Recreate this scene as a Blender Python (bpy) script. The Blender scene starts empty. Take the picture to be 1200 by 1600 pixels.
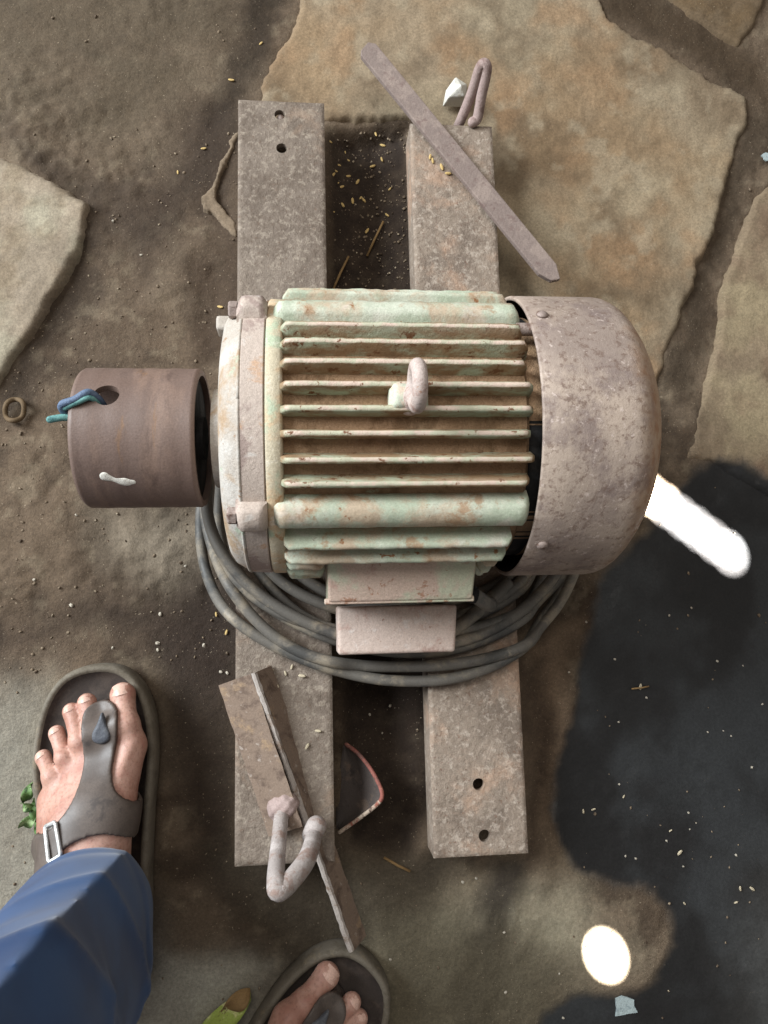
import bpy, bmesh, math, random
import numpy as np
from mathutils import Vector, Matrix
random.seed(7); rng = np.random.default_rng(11)
S = bpy.context.scene; C = S.collection

# ------------------------------------------------------------------ camera
F = 1155.0; H = 0.62                       # focal length in photo pixels, camera height (m)
def nrm(v): v = np.array(v, float); return v/np.linalg.norm(v)
Zc = nrm((.095, .15, 1)); Yc = nrm((-.0252, .988, -.153)); Yc = nrm(Yc-Zc*Yc.dot(Zc)); Xc = np.cross(Yc, Zc)
MW = np.array([Xc, Yc, Zc])
def P(px, py, z=0.):                       # photo pixel -> point on the level plane at height z
    d = MW@np.array([(px-600)/F, (800-py)/F, -1.]); t = (z-H)/d[2]
    return np.array([d[0]*t, d[1]*t, z])
cd = bpy.data.cameras.new('camera'); cam = bpy.data.objects.new('camera', cd); C.objects.link(cam); S.camera = cam
cd.sensor_fit = 'VERTICAL'; cd.sensor_height = 36; cd.lens = 36*F/1600; cd.clip_start = .02; cd.clip_end = 60
mm = Matrix([list(r) for r in MW]).to_4x4(); mm.translation = (0, 0, H); cam.matrix_world = mm
# ------------------------------------------------------------------ light
w = bpy.data.worlds.new('World'); S.world = w; w.use_nodes = True
w.node_tree.nodes['Background'].inputs[0].default_value = (1.0, .97, .92, 1); w.node_tree.nodes['Background'].inputs[1].default_value = .27
def area(name, loc, aim, sx, sy, power, col):
    l = bpy.data.lights.new(name, 'AREA'); l.shape = 'RECTANGLE'; l.size = sx; l.size_y = sy; l.energy = power; l.color = col
    o = bpy.data.objects.new(name, l); C.objects.link(o); o.location = loc
    o.rotation_euler = (Vector(aim)-Vector(loc)).to_track_quat('-Z', 'Y').to_euler()
area('doorway_light', (-2.1, .95, 1.45), (0, 0, .1), 1.2, 1.6, 165, (.88, .95, 1.0))
area('roof_light', (-.2, .9, 2.5), (.1, .1, 0), 1.2, 1.2, 22, (1., .96, .9))
def beam(px, py, rad, power, off=(.5, -.94, 1.45)):            # a sunbeam through a hole in the roof
    t = P(px, py, 0.); l = bpy.data.lights.new('sunbeam', 'SPOT'); l.energy = power; l.shadow_soft_size = .004
    l.spot_size = 2*math.atan(rad/np.linalg.norm(off)); l.spot_blend = .12; l.color = (1, .985, .95)
    o = bpy.data.objects.new('sunbeam', l); C.objects.link(o); o.location = Vector(t)+Vector(off)
    o.rotation_euler = (-Vector(off)).to_track_quat('-Z', 'Y').to_euler()
for k in range(6): beam(1016+k*24.5, 772+k*18.2, .0168, 11000)
beam(945, 1490, .0165, 7000)
S.view_settings.view_transform = 'Standard'; S.view_settings.look = 'None'; S.view_settings.exposure = 0; S.view_settings.gamma = 1

# ------------------------------------------------------------------ mesh helpers
def mesh(name, V, Fc, mat=None, smooth=True, cols=None):
    me = bpy.data.meshes.new(name); V = np.asarray(V, float)
    if isinstance(Fc, np.ndarray):
        n = len(Fc); k = Fc.shape[1]
        me.vertices.add(len(V)); me.vertices.foreach_set('co', V.ravel().astype(np.float32))
        me.loops.add(n*k); me.loops.foreach_set('vertex_index', Fc.ravel().astype(np.int32))
        me.polygons.add(n); me.polygons.foreach_set('loop_start', (np.arange(n)*k).astype(np.int32))
        me.update(calc_edges=True); me.validate()
    else:
        me.from_pydata([tuple(v) for v in V], [], [tuple(int(i) for i in f) for f in Fc]); me.update()
    me.polygons.foreach_set('use_smooth', [smooth]*len(me.polygons))
    if cols is not None:
        at = me.color_attributes.new('Col', 'FLOAT_COLOR', 'POINT'); at.data.foreach_set('color', np.asarray(cols, np.float32).ravel())
    if mat: me.materials.append(mat)
    return me
def thing(name, label, cat, loc=(0, 0, 0), group=None):
    o = bpy.data.objects.new(name, None); C.objects.link(o); o.location = loc; o.empty_display_size = .02
    o['label'] = label; o['category'] = cat
    if group: o['group'] = group
    return o
def root_loc(p):
    while p.parent: p = p.parent
    return np.array(p.location)
def fixn(me):
    bm = bmesh.new(); bm.from_mesh(me); bmesh.ops.recalc_face_normals(bm, faces=bm.faces); bm.to_mesh(me); bm.free()
def part(name, V, Fc, mat, parent, smooth=True, bevel=0, seg=2, auto=None, recalc=True):
    V = np.asarray(V, float)-root_loc(parent); me = mesh(name, V, Fc, mat, smooth)
    if bevel or recalc:
        bm = bmesh.new(); bm.from_mesh(me)
        bmesh.ops.recalc_face_normals(bm, faces=bm.faces)
        if bevel: bmesh.ops.bevel(bm, geom=[e for e in bm.edges if len(e.link_faces) == 2 and e.calc_face_angle() > .5], offset=bevel, segments=seg, affect='EDGES', profile=.6)
        bm.to_mesh(me); bm.free()
        me.polygons.foreach_set('use_smooth', [smooth]*len(me.polygons))
    if auto: me.set_sharp_from_angle(angle=math.radians(auto))
    o = bpy.data.objects.new(name, me); C.objects.link(o); o.parent = parent
    return o
def solo(name, V, Fc, mat, label, cat, group=None, loc=None, **kw):
    V = np.asarray(V, float); lo, hi = V.min(0), V.max(0)
    if loc is None: loc = ((lo[0]+hi[0])/2, (lo[1]+hi[1])/2, lo[2])
    dummy = bpy.data.objects.new(name, None); dummy.location = loc
    o = part(name, V, Fc, mat, dummy, **kw); o.parent = None; o.location = loc; bpy.data.objects.remove(dummy)
    o['label'] = label; o['category'] = cat
    if group: o['group'] = group
    return o
BOXF = [(0, 3, 2, 1), (4, 5, 6, 7), (0, 1, 5, 4), (1, 2, 6, 5), (2, 3, 7, 6), (3, 0, 4, 7)]
def box(x0, x1, y0, y1, z0, z1):
    return [(x0, y0, z0), (x1, y0, z0), (x1, y1, z0), (x0, y1, z0), (x0, y0, z1), (x1, y0, z1), (x1, y1, z1), (x0, y1, z1)], BOXF
def join(*ms):
    V = []; Fc = []; n = 0
    for v, f in ms:
        v = np.asarray(v, float); V.append(v); Fc += [tuple(int(i)+n for i in q) for q in f]; n += len(v)
    return np.vstack(V), Fc
def catmull(pts, n, closed=False):
    p = np.asarray(pts, float); m = len(p); out = []
    segs = m if closed else m-1
    for i in range(segs):
        g = (lambda j: p[j % m]) if closed else (lambda j: p[min(max(j, 0), m-1)])
        a, b, c, d = g(i-1), g(i), g(i+1), g(i+2)
        for t in np.linspace(0, 1, n, endpoint=False):
            out.append(.5*((2*b)+(c-a)*t+(2*a-5*b+4*c-d)*t*t+(3*b-a-3*c+d)*t**3))
    if not closed: out.append(p[-1])
    return np.array(out)
def tube(path, r, n=12, cap=True, flat=1.0):
    path = np.asarray(path, float); m = len(path); r = np.full(m, r) if np.isscalar(r) else np.asarray(r)
    T = np.gradient(path, axis=0); T /= np.linalg.norm(T, axis=1)[:, None]+1e-12
    up = np.array([0, 0, 1.]) if abs(T[0][2]) < .9 else np.array([1., 0, 0]); V = []; N = None
    for i in range(m):
        N = up-T[i]*up.dot(T[i]) if N is None else N-T[i]*N.dot(T[i]); N /= np.linalg.norm(N); B = np.cross(T[i], N)
        for k in range(n):
            a = 2*math.pi*k/n; V.append(path[i]+r[i]*(math.cos(a)*N*flat+math.sin(a)*B))
    Fc = [(i*n+k, i*n+(k+1) % n, (i+1)*n+(k+1) % n, (i+1)*n+k) for i in range(m-1) for k in range(n)]
    if cap: Fc += [tuple(range(n))[::-1], tuple(range((m-1)*n, m*n))]
    return np.array(V), Fc
def round_ends(path, r, k=5):                                    # radii that close a tube in a dome
    path = np.asarray(path, float); a = nrm(path[0]-path[1]); b = nrm(path[-1]-path[-2])
    t = np.linspace(0, math.pi/2, k+1)[1:]; s = np.sin(t)*r*.98; c = np.cos(t)*r; c[-1] = r*.05
    return np.vstack([(path[0]+np.outer(s, a))[::-1], path, path[-1]+np.outer(s, b)]), np.concatenate([c[::-1], np.full(len(path), r), c])
AX = (.121, .14)                                                  # motor axis: y, z
def lathe(prof, n=96, cy=AX[0], cz=AX[1], wob=0):
    V = []; m = len(prof)
    for x, r in prof:
        for k in range(n):
            a = 2*math.pi*k/n; rr = r*(1+wob*math.sin(3*a+1)+wob*math.sin(5*a)); V.append((x, cy+rr*math.sin(a), cz+rr*math.cos(a)))
    Fc = [(i*n+k, (i+1)*n+k, (i+1)*n+(k+1) % n, i*n+(k+1) % n) for i in range(m-1) for k in range(n)]
    return np.array(V), Fc
def solid_sheet(O, I, keep, wrap=False):                          # grid shell with cells cut away
    nu, nv = O.shape[:2]; off = nu*nv; Fc = []
    idx = lambda i, j: (i % nu)*nv+j
    cu = nu if wrap else nu-1
    K = lambda i, j: (0 <= j < nv-1) and (wrap or 0 <= i < cu) and keep[i % cu, j]
    for i in range(cu):
        for j in range(nv-1):
            if not keep[i, j]: continue
            a, b, c, d = idx(i, j), idx(i+1, j), idx(i+1, j+1), idx(i, j+1)
            Fc.append((a, b, c, d)); Fc.append((a+off, d+off, c+off, b+off))
            for (p, q), (ni, nj) in (((a, b), (i, j-1)), ((b, c), (i+1, j)), ((c, d), (i, j+1)), ((d, a), (i-1, j))):
                if not K(ni, nj): Fc.append((q, p, p+off, q+off))
    return np.vstack([O.reshape(-1, 3), I.reshape(-1, 3)]), Fc
def punch(A, B, holes):                                           # warp the grid round each hole and return the kept cells
    keep = np.ones((A.shape[0]-1, A.shape[1]-1), bool)
    for a, b, r in holes:
        i0, j0 = np.abs(A[:, 0]-a).argmin(), np.abs(B[0]-b).argmin(); hx, hy = abs(A[1, 0]-A[0, 0]), abs(B[0, 1]-B[0, 0]); mi, mj = max(1, round(r/hx)), max(1, round(r/hy))
        a, b = A[i0, j0], B[i0, j0]; ii, jj = np.meshgrid(np.arange(A.shape[0]), np.arange(A.shape[1]), indexing='ij'); u = (ii-i0)/mi; v = (jj-j0)/mj
        ch = np.maximum(abs(u), abs(v)); eu = np.maximum(np.hypot(u, v), 1e-9); w_ = 1-sstep(1, 2.6, ch)
        A[:] = A*(1-w_)+w_*(a+r*u*ch/eu); B[:] = B*(1-w_)+w_*(b+r*v*ch/eu); keep[i0-mi:i0+mi, j0-mj:j0+mj] = False
    return keep
# signed-distance modelling
def nets(fn, lo, hi, h):
    lo = np.array(lo, float); n = np.ceil((np.array(hi)-lo)/h).astype(int)+1
    g = [lo[a]+h*np.arange(n[a]) for a in range(3)]; X, Y, Z = np.meshgrid(*g, indexing='ij')
    f = fn(X, Y, Z); s = f < 0; nx, ny, nz = n
    cnt = np.zeros((nx-1, ny-1, nz-1)); pos = np.zeros((nx-1, ny-1, nz-1, 3))
    cr = [(a, b, c) for a in (0, 1) for b in (0, 1) for c in (0, 1)]
    sl = lambda c: (slice(c[0], nx-1+c[0]), slice(c[1], ny-1+c[1]), slice(c[2], nz-1+c[2]))
    for p in cr:
        for a in range(3):
            if p[a]: continue
            q = list(p); q[a] = 1; fp, fq = f[sl(p)], f[sl(q)]; m = (fp < 0) != (fq < 0)
            t = np.where(m, fp/np.where(m, fp-fq, 1), 0); cnt += m
            for b in range(3): pos[..., b] += m*(p[b]+(t if b == a else 0))
    act = cnt > 0; ind = -np.ones(act.shape, int); ind[act] = np.arange(act.sum())
    V = (np.argwhere(act)+pos[act]/cnt[act][:, None])*h+lo; Q = []
    for a in range(3):
        b, c = (a+1) % 3, (a+2) % 3; s0 = [slice(None)]*3; s1 = [slice(None)]*3; s0[a] = slice(0, n[a]-1); s1[a] = slice(1, n[a])
        s0[b] = s1[b] = slice(1, n[b]-1); s0[c] = s1[c] = slice(1, n[c]-1)
        A, B = s[tuple(s0)], s[tuple(s1)]
        for m, flip in ((A & ~B, 0), (~A & B, 1)):
            ii = np.argwhere(m); 
            if not len(ii): continue
            ii[:, b] += 1; ii[:, c] += 1; q = []
            for db, dc in ((1, 1), (0, 1), (0, 0), (1, 0)):
                jj = ii.copy(); jj[:, b] -= db; jj[:, c] -= dc; q.append(ind[jj[:, 0], jj[:, 1], jj[:, 2]])
            q = np.array(q).T; Q.append(q[:, ::-1] if flip else q)
    return V, np.vstack(Q)
def cone(X, Y, Z, a, b, ra, rb):
    a = np.array(a, float); ba = np.array(b, float)-a; L = ba.dot(ba)+1e-12
    t = np.clip(((X-a[0])*ba[0]+(Y-a[1])*ba[1]+(Z-a[2])*ba[2])/L, 0, 1)
    return np.sqrt((X-a[0]-t*ba[0])**2+(Y-a[1]-t*ba[1])**2+(Z-a[2]-t*ba[2])**2)-(ra+(rb-ra)*t)
def smin(a, b, k): h = np.clip(.5+.5*(b-a)/k, 0, 1); return b*(1-h)+a*h-k*h*(1-h)
def poly_sd(X, Y, poly):                                          # 2D signed distance, negative inside
    p = np.asarray(poly, float)[:, :2]; d = np.full(X.shape, 1e9); ins = np.zeros(X.shape, bool)
    for i in range(len(p)):
        a, b = p[i], p[(i+1) % len(p)]; e = b-a; wx, wy = X-a[0], Y-a[1]
        t = np.clip((wx*e[0]+wy*e[1])/(e.dot(e)+1e-15), 0, 1); d = np.minimum(d, (wx-t*e[0])**2+(wy-t*e[1])**2)
        c = (a[1] > Y) != (b[1] > Y); ins ^= c & (X < e[0]*(Y-a[1])/(e[1] if e[1] else 1e-15)+a[0])
    return np.where(ins, -1, 1)*np.sqrt(d)
def vnoise(X, Y, sc, seed):
    x = X*sc+seed*17.13; y = Y*sc-seed*9.71; xi = np.floor(x).astype(np.int64); yi = np.floor(y).astype(np.int64); fx = x-xi; fy = y-yi
    fx = fx*fx*(3-2*fx); fy = fy*fy*(3-2*fy)
    def h(a, b):
        n = (a*374761393+b*668265263+seed*2147483) & 0xffffffff; n = ((n ^ (n >> 13))*1274126177) & 0xffffffff; return ((n ^ (n >> 16)) & 0xffff)/65535.
    return (h(xi, yi)*(1-fx)+h(xi+1, yi)*fx)*(1-fy)+(h(xi, yi+1)*(1-fx)+h(xi+1, yi+1)*fx)*fy
def fbm(X, Y, sc, seed, o=4, g=.55):
    v = 0; a = 1; s = 0
    for k in range(o): v = v+a*vnoise(X, Y, sc*2.03**k, seed+k*3); s += a; a *= g
    return v/s
def sstep(a, b, x): t = np.clip((x-a)/(b-a), 0, 1); return t*t*(3-2*t)
def lin(*c): return tuple(((v/255)/12.92 if v/255 < .04045 else ((v/255+.055)/1.055)**2.4) for v in c)

# ------------------------------------------------------------------ materials
class NT:
    def __init__(s, name):
        s.m = bpy.data.materials.new(name); s.m.use_nodes = True; s.t = s.m.node_tree; s.n = s.t.nodes; s.b = s.n['Principled BSDF']; s.tc = s.n.new('ShaderNodeTexCoord')
    def set(s, sock, v):
        if hasattr(v, 'node'): s.t.links.new(v, sock)
        elif isinstance(v, tuple) and len(v) == 3 and sock.type == 'RGBA': sock.default_value = (*v, 1)
        else: sock.default_value = v
    def noise(s, sc, det=4, rough=.6, dist=0, stretch=None, off=0):
        nd = s.n.new('ShaderNodeTexNoise'); mp = s.n.new('ShaderNodeMapping'); s.t.links.new(s.tc.outputs['Object'], mp.inputs[0])
        mp.inputs['Location'].default_value = (off, off*.7, off*1.3)
        if stretch: mp.inputs['Scale'].default_value = stretch
        s.t.links.new(mp.outputs[0], nd.inputs['Vector']); nd.inputs['Scale'].default_value = sc; nd.inputs['Detail'].default_value = det
        nd.inputs['Roughness'].default_value = rough; nd.inputs['Distortion'].default_value = dist; return nd.outputs['Fac']
    def vor(s, sc):
        nd = s.n.new('ShaderNodeTexVoronoi'); s.t.links.new(s.tc.outputs['Object'], nd.inputs['Vector']); nd.inputs['Scale'].default_value = sc; return nd.outputs['Distance']
    def rng(s, v, a, b, c=0., d=1.):
        nd = s.n.new('ShaderNodeMapRange'); nd.interpolation_type = 'SMOOTHSTEP'
        for i, x in enumerate((v, a, b, c, d)): s.set(nd.inputs[i], x)
        return nd.outputs[0]
    def mix(s, f, a, b, mode='MIX'):
        nd = s.n.new('ShaderNodeMix'); nd.data_type = 'RGBA'; nd.blend_type = mode
        s.set(nd.inputs[0], f); s.set(nd.inputs[6], a); s.set(nd.inputs[7], b); return nd.outputs[2]
    def math(s, op, a, b=0.):
        nd = s.n.new('ShaderNodeMath'); nd.operation = op; s.set(nd.inputs[0], a); s.set(nd.inputs[1], b); return nd.outputs[0]
    def nz(s, comp='Z', obj=False):
        g = s.n.new('ShaderNodeNewGeometry'); x = s.n.new('ShaderNodeSeparateXYZ'); s.t.links.new(g.outputs['Normal'], x.inputs[0]); return x.outputs[comp]
    def pos(s, comp):
        x = s.n.new('ShaderNodeSeparateXYZ'); s.t.links.new(s.tc.outputs['Object'], x.inputs[0]); return x.outputs[comp]
    def bump(s, h, strength, dist=.001, prev=None):
        nd = s.n.new('ShaderNodeBump'); s.set(nd.inputs['Height'], h); nd.inputs['Strength'].default_value = strength; nd.inputs['Distance'].default_value = dist
        if prev: s.t.links.new(prev, nd.inputs['Normal'])
        s.t.links.new(nd.outputs[0], s.b.inputs['Normal']); return nd.outputs[0]
    def done(s, col, rough=.8, metal=0., spec=.35):
        s.set(s.b.inputs['Base Color'], col); s.set(s.b.inputs['Roughness'], rough); s.set(s.b.inputs['Metallic'], metal); s.set(s.b.inputs['Specular IOR Level'], spec); return s.m
def worn(name, base, layers, rough=.82, bump=((320, .5, .0012), (1400, .4, .0004)), stretch=None, metal=0., spec=.3):
    """base colour with blotches: layers = (colour, noise scale, lo, hi[, opacity])"""
    k = NT(name); col = base
    for i, L in enumerate(layers):
        c, sc, lo, hi = L[:4]; op = L[4] if len(L) > 4 else 1
        f = k.rng(k.noise(sc, 6, .68, .3, stretch, off=3.1*i+len(name)), lo, hi, 0., op); col = k.mix(f, col, c)
    v = k.noise(900, 3, .7, off=5); col = k.mix(1., col, k.mix(v, (.62, .62, .62), (1.38, 1.38, 1.38)), 'MULTIPLY')
    pn = None
    for sc, st, d in bump: pn = k.bump(k.noise(sc, 5, .65, off=sc), st, d, pn)
    rr = k.rng(k.noise(60, 3, .5, off=9), .3, .7, rough-.1, min(rough+.1, 1.))
    return k.done(col, rr, metal, spec)
M = {}
RB = ((210, .9, .0016), (700, .6, .0006))
M['rail'] = worn('dusty_rail_steel', lin(126, 113, 101), [(lin(104, 91, 80), 20, .42, .66), (lin(160, 147, 132), 190, .5, .64, .6), (lin(104, 84, 70), 320, .57, .68, .7), (lin(158, 134, 114), 18, .55, .72, .6)], .75, RB)
M['rail_pink'] = worn('dusty_rail_steel_rusty', lin(138, 123, 109), [(lin(116, 102, 90), 26, .46, .66), (lin(178, 164, 150), 200, .5, .64, .6), (lin(110, 84, 70), 330, .57, .68, .75), (lin(182, 146, 120), 16, .5, .7, .6)], .75, RB)
M['green'] = worn('pale_green_paint', lin(168, 176, 154), [(lin(190, 192, 174), 30, .42, .60), (lin(180, 158, 134), 28, .46, .62, .9), (lin(156, 120, 88), 60, .54, .66, .75), (lin(142, 100, 66), 90, .62, .68), (lin(120, 98, 82), 160, .64, .7, .8), (lin(206, 196, 186), 25, .58, .7, .5)], .62, ((260, .5, .0008), (1100, .4, .0004)), spec=.4)
# fins: dusty crest, green flanks with rust
k = NT('fin_paint'); g = k.mix(k.rng(k.noise(38, 5, .7, .2, (.5, 1, 1)), .38, .56), lin(160, 166, 142), lin(136, 110, 82))
g = k.mix(k.rng(k.noise(130, 5, .7, off=4), .56, .64), g, lin(108, 74, 48)); crest = k.mix(k.rng(k.noise(60, 5, .7, off=8), .42, .6), lin(200, 178, 162), lin(180, 178, 154))
crest = k.mix(k.rng(k.noise(170, 4, .7, off=2), .6, .66), crest, lin(120, 84, 62)); g = k.mix(k.math('MAXIMUM', k.rng(k.nz('Z'), .66, .95), 0.), g, crest)
k.bump(k.noise(420, 5, .7), .6, .0009); M['fin'] = k.done(g, .75, 0, .3)
M['groove'] = worn('dust_caked_barrel', lin(150, 121, 94), [(lin(116, 90, 66), 40, .46, .64), (lin(150, 122, 92), 90, .56, .7, .8), (lin(160, 168, 140), 60, .64, .7, .5)], .95, ((300, .9, .002), (1200, .5, .0005)))
M['shield'] = worn('chalky_end_shield', lin(168, 158, 147), [(lin(182, 176, 168), 30, .46, .62), (lin(158, 132, 104), 30, .5, .64, .85), (lin(160, 172, 148), 44, .58, .66, .7), (lin(140, 104, 70), 110, .62, .68, .7)], .7)
M['ring'] = worn('mauve_shield_ring', lin(180, 164, 152), [(lin(150, 130, 122), 22, .52, .58, .8), (lin(178, 142, 112), 40, .56, .66, .8), (lin(200, 192, 184), 70, .58, .68, .7)], .7)
k = NT('rusty_fan_cover'); c0 = k.mix(k.rng(k.noise(13, 5, .65, .4), .38, .62), lin(142, 126, 116), lin(172, 154, 139))
c0 = k.mix(k.rng(k.noise(34, 6, .7, off=4), .46, .64, 0., .75), c0, lin(118, 102, 97)); c0 = k.mix(k.rng(k.noise(210, 5, .7, off=6), .5, .66, 0., .7), c0, lin(104, 82, 70)); c0 = k.mix(k.rng(k.noise(260, 4, .7, off=9), .58, .7, 0., .6), c0, lin(206, 188, 178))
c0 = k.mix(k.math('MULTIPLY', k.rng(k.math('ADD', k.pos('X'), k.math('MULTIPLY', k.noise(50, 4, .7, off=2), .03)), .135, .158), .8), c0, k.mix(k.rng(k.noise(60, 5, .7, off=12), .42, .6), lin(172, 142, 114), lin(150, 106, 70)))
pn = k.bump(k.noise(240, 5, .7), .5, .0009); k.bump(k.noise(900, 4, .7, off=3), .5, .0004, pn); M['cover'] = k.done(c0, k.rng(k.noise(40, 4, .6, off=7), .3, .7, .5, .78), 0, .42)
M['pulley'] = worn('brown_rusted_pulley', lin(108, 89, 80), [(lin(124, 102, 90), 22, .45, .65), (lin(88, 71, 64), 40, .52, .66, .7), (lin(130, 98, 70), 32, .6, .7, .6)], .6, ((500, .35, .0005), (60, .1, .0008)), stretch=(2.2, .6, .6), spec=.4)
M['black'] = worn('black_grime', (.012, .011, .011), [((.03, .025, .022), 80, .5, .7)], .8)  # near black, carries the painted shade inside the cover and the pulley
M['eye'] = worn('dusty_lifting_eye', lin(180, 164, 156), [(lin(158, 130, 120), 110, .48, .62), (lin(150, 112, 90), 260, .6, .68, .8)], .7)
M['pad'] = worn('chipped_boss', lin(184, 188, 170), [(lin(196, 178, 160), 120, .46, .6), (lin(160, 116, 70), 150, .58, .66, .8)], .7)
M['pad2'] = worn('dusty_green_cream', lin(184, 172, 148), [(lin(190, 164, 132), 30, .44, .58), (lin(168, 176, 150), 26, .54, .64), (lin(166, 122, 80), 80, .6, .66, .8), (lin(212, 206, 192), 60, .58, .68, .7)], .7)
M['tbox'] = worn('terminal_box_paint', lin(184, 184, 160), [(lin(192, 168, 152), 24, .40, .54), (lin(150, 104, 78), 90, .6, .66, .8), (lin(176, 142, 128), 60, .6, .68, .6)], .7)
M['tbox2'] = worn('pinkish_primer', lin(196, 176, 164), [(lin(178, 150, 138), 50, .5, .62), (lin(206, 194, 186), 90, .55, .68, .7), (lin(146, 112, 96), 190, .62, .68, .7)], .75)
M['cable'] = worn('dusty_grey_cable', lin(102, 97, 90), [(lin(140, 129, 113), 22, .48, .62), (lin(70, 69, 67), 20, .5, .62, .9), (lin(160, 146, 126), 70, .6, .72, .6)], .6, ((700, .25, .0004),), spec=.4)
M['angle'] = worn('angle_iron', lin(124, 106, 92), [(lin(92, 76, 66), 60, .5, .66), (lin(150, 126, 100), 50, .56, .68, .8), (lin(170, 158, 148), 160, .6, .68, .6)], .8)
M['angle_edge'] = worn('angle_iron_edge', lin(168, 158, 150), [(lin(130, 112, 98), 90, .5, .64)], .75)
M['hook'] = worn('pale_bent_rod', lin(158, 148, 143), [(lin(180, 170, 165), 60, .5, .64), (lin(138, 114, 103), 70, .5, .64, .85), (lin(120, 100, 92), 260, .6, .68, .7)], .7)
M['hook2'] = worn('mauve_bent_rod', lin(156, 136, 130), [(lin(126, 104, 98), 80, .5, .64), (lin(176, 158, 150), 120, .58, .68, .7)], .75)
M['bar'] = worn('mauve_flat_bar', lin(128, 113, 106), [(lin(144, 128, 119), 50, .46, .62), (lin(112, 92, 86), 120, .54, .66, .7)], .75)
M['shard'] = worn('dark_shard', lin(74, 66, 62), [(lin(96, 82, 72), 60, .5, .66), (lin(58, 52, 50), 40, .5, .6)], .7)
M['shard_edge'] = worn('red_primer_edge', lin(140, 84, 74), [(lin(104, 72, 64), 70, .46, .62), (lin(176, 118, 100), 120, .58, .66)], .75)
M['shard_pale'] = worn('bare_chipped_edge', lin(186, 168, 150), [(lin(140, 84, 70), 90, .48, .6), (lin(96, 78, 68), 160, .54, .64)], .8)
M['white'] = worn('chalk_white', lin(214, 210, 200), [(lin(180, 168, 148), 90, .55, .66)], .85)
M['screw'] = worn('screw_metal', lin(150, 134, 126), [(lin(112, 90, 80), 200, .5, .62)], .55, metal=.2)
M['blue'] = worn('blue_twine', lin(92, 108, 132), [(lin(58, 72, 96), 200, .5, .64)], .6)
M['teal'] = worn('teal_twine', lin(104, 150, 146), [(lin(70, 112, 112), 200, .5, .64)], .6)
M['sole'] = worn('grey_brown_sole', lin(112, 104, 92), [(lin(96, 88, 76), 40, .45, .6), (lin(134, 120, 98), 60, .58, .68, .6)], .8, ((500, .3, .0005),))
M['footbed'] = worn('dark_footbed', lin(58, 50, 46), [(lin(72, 62, 56), 60, .48, .62)], .75, ((500, .3, .0004),))
M['strap'] = worn('taupe_strap', lin(80, 70, 64), [(lin(92, 81, 74), 30, .46, .62), (lin(68, 60, 56), 50, .56, .68)], .5, ((900, .2, .0003),), spec=.45)
M['rivet'] = worn('slate_rivet', lin(84, 86, 92), [(lin(100, 102, 106), 200, .5, .6)], .4)
M['buckle'] = worn('bright_buckle', lin(222, 222, 220), [], .3, (), metal=.6)
M['husk'] = worn('straw_husk', lin(196, 164, 104), [(lin(220, 196, 140), 300, .5, .6)], .7)
M['straw'] = worn('dry_straw', lin(140, 112, 74), [], .8)
M['leaf'] = worn('green_leaf', lin(84, 112, 62), [(lin(130, 150, 104), 120, .5, .6), (lin(48, 70, 40), 160, .55, .62)], .6)
M['yleaf'] = worn('yellow_leaf', lin(160, 176, 84), [(lin(214, 212, 150), 50, .48, .6), (lin(110, 84, 52), 70, .58, .64)], .6)
M['chip'] = worn('grey_blue_chip', lin(160, 172, 172), [(lin(136, 148, 150), 200, .5, .62)], .7)
k = NT('skin'); sk = k.mix(k.rng(k.noise(34, 4, .6), .4, .66), lin(186, 146, 130), lin(164, 118, 102)); sk = k.mix(k.rng(k.noise(90, 5, .7, off=6), .5, .68, 0., .5), sk, lin(158, 104, 92)); sk = k.mix(k.rng(k.noise(420, 3, .6, off=3), .48, .72, 0., .5), sk, lin(128, 92, 76))
k.bump(k.noise(520, 5, .65), .5, .0006); k.b.inputs['Subsurface Weight'].default_value = .08; k.b.inputs['Subsurface Radius'].default_value = (.006, .002, .001); k.b.inputs['Subsurface Scale'].default_value = .5; M['skin'] = k.done(sk, .5, 0, .4)
M['nail'] = worn('toenail', lin(206, 170, 154), [(lin(186, 146, 130), 120, .5, .62)], .35, ())
k = NT('navy_cloth'); nv = k.mix(k.rng(k.noise(24, 3, .5), .4, .65), lin(32, 66, 108), lin(25, 52, 90)); k.b.inputs['Sheen Weight'].default_value = .2; k.b.inputs['Sheen Roughness'].default_value = .5
k.bump(k.noise(1600, 2, .5), .25, .0003); M['cloth'] = k.done(nv, .75, 0, .25)
# ground and stones: colour attribute from the layout, fine grain from noise; alpha = wetness
def earth(name, bs):
    k = NT(name); a = k.n.new('ShaderNodeVertexColor'); a.layer_name = 'Col'; wet = a.outputs['Alpha']
    v = k.noise(420, 8, .78); v2 = k.noise(1500, 3, .7, off=3); col = k.mix(1., a.outputs['Color'], k.mix(k.rng(v, .25, .75), (.7, .7, .7), (1.28, 1.27, 1.26)), 'MULTIPLY')
    col = k.mix(1., col, k.mix(v2, (.7, .7, .7), (1.3, 1.3, 1.3)), 'MULTIPLY')
    sp = k.math('MULTIPLY', k.rng(k.noise(620, 2, .5, off=11), .7, .74), k.math('SUBTRACT', 1., wet)); col = k.mix(k.math('MULTIPLY', sp, .6), col, lin(166, 150, 128))
    dry = k.rng(wet, 0., 1., 1., .18); pn = k.bump(k.math('MULTIPLY', k.noise(150, 8, .68, off=1), dry), bs, .003); k.bump(k.math('MULTIPLY', k.noise(900, 4, .7, off=2), dry), bs, .0008, pn)
    return k.done(col, k.rng(wet, 0., 1., .92, .3), 0, k.rng(wet, 0., 1., .25, .4))
M['earth'] = earth('packed_earth', .6); M['stone'] = earth('flagstone', .34)

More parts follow.
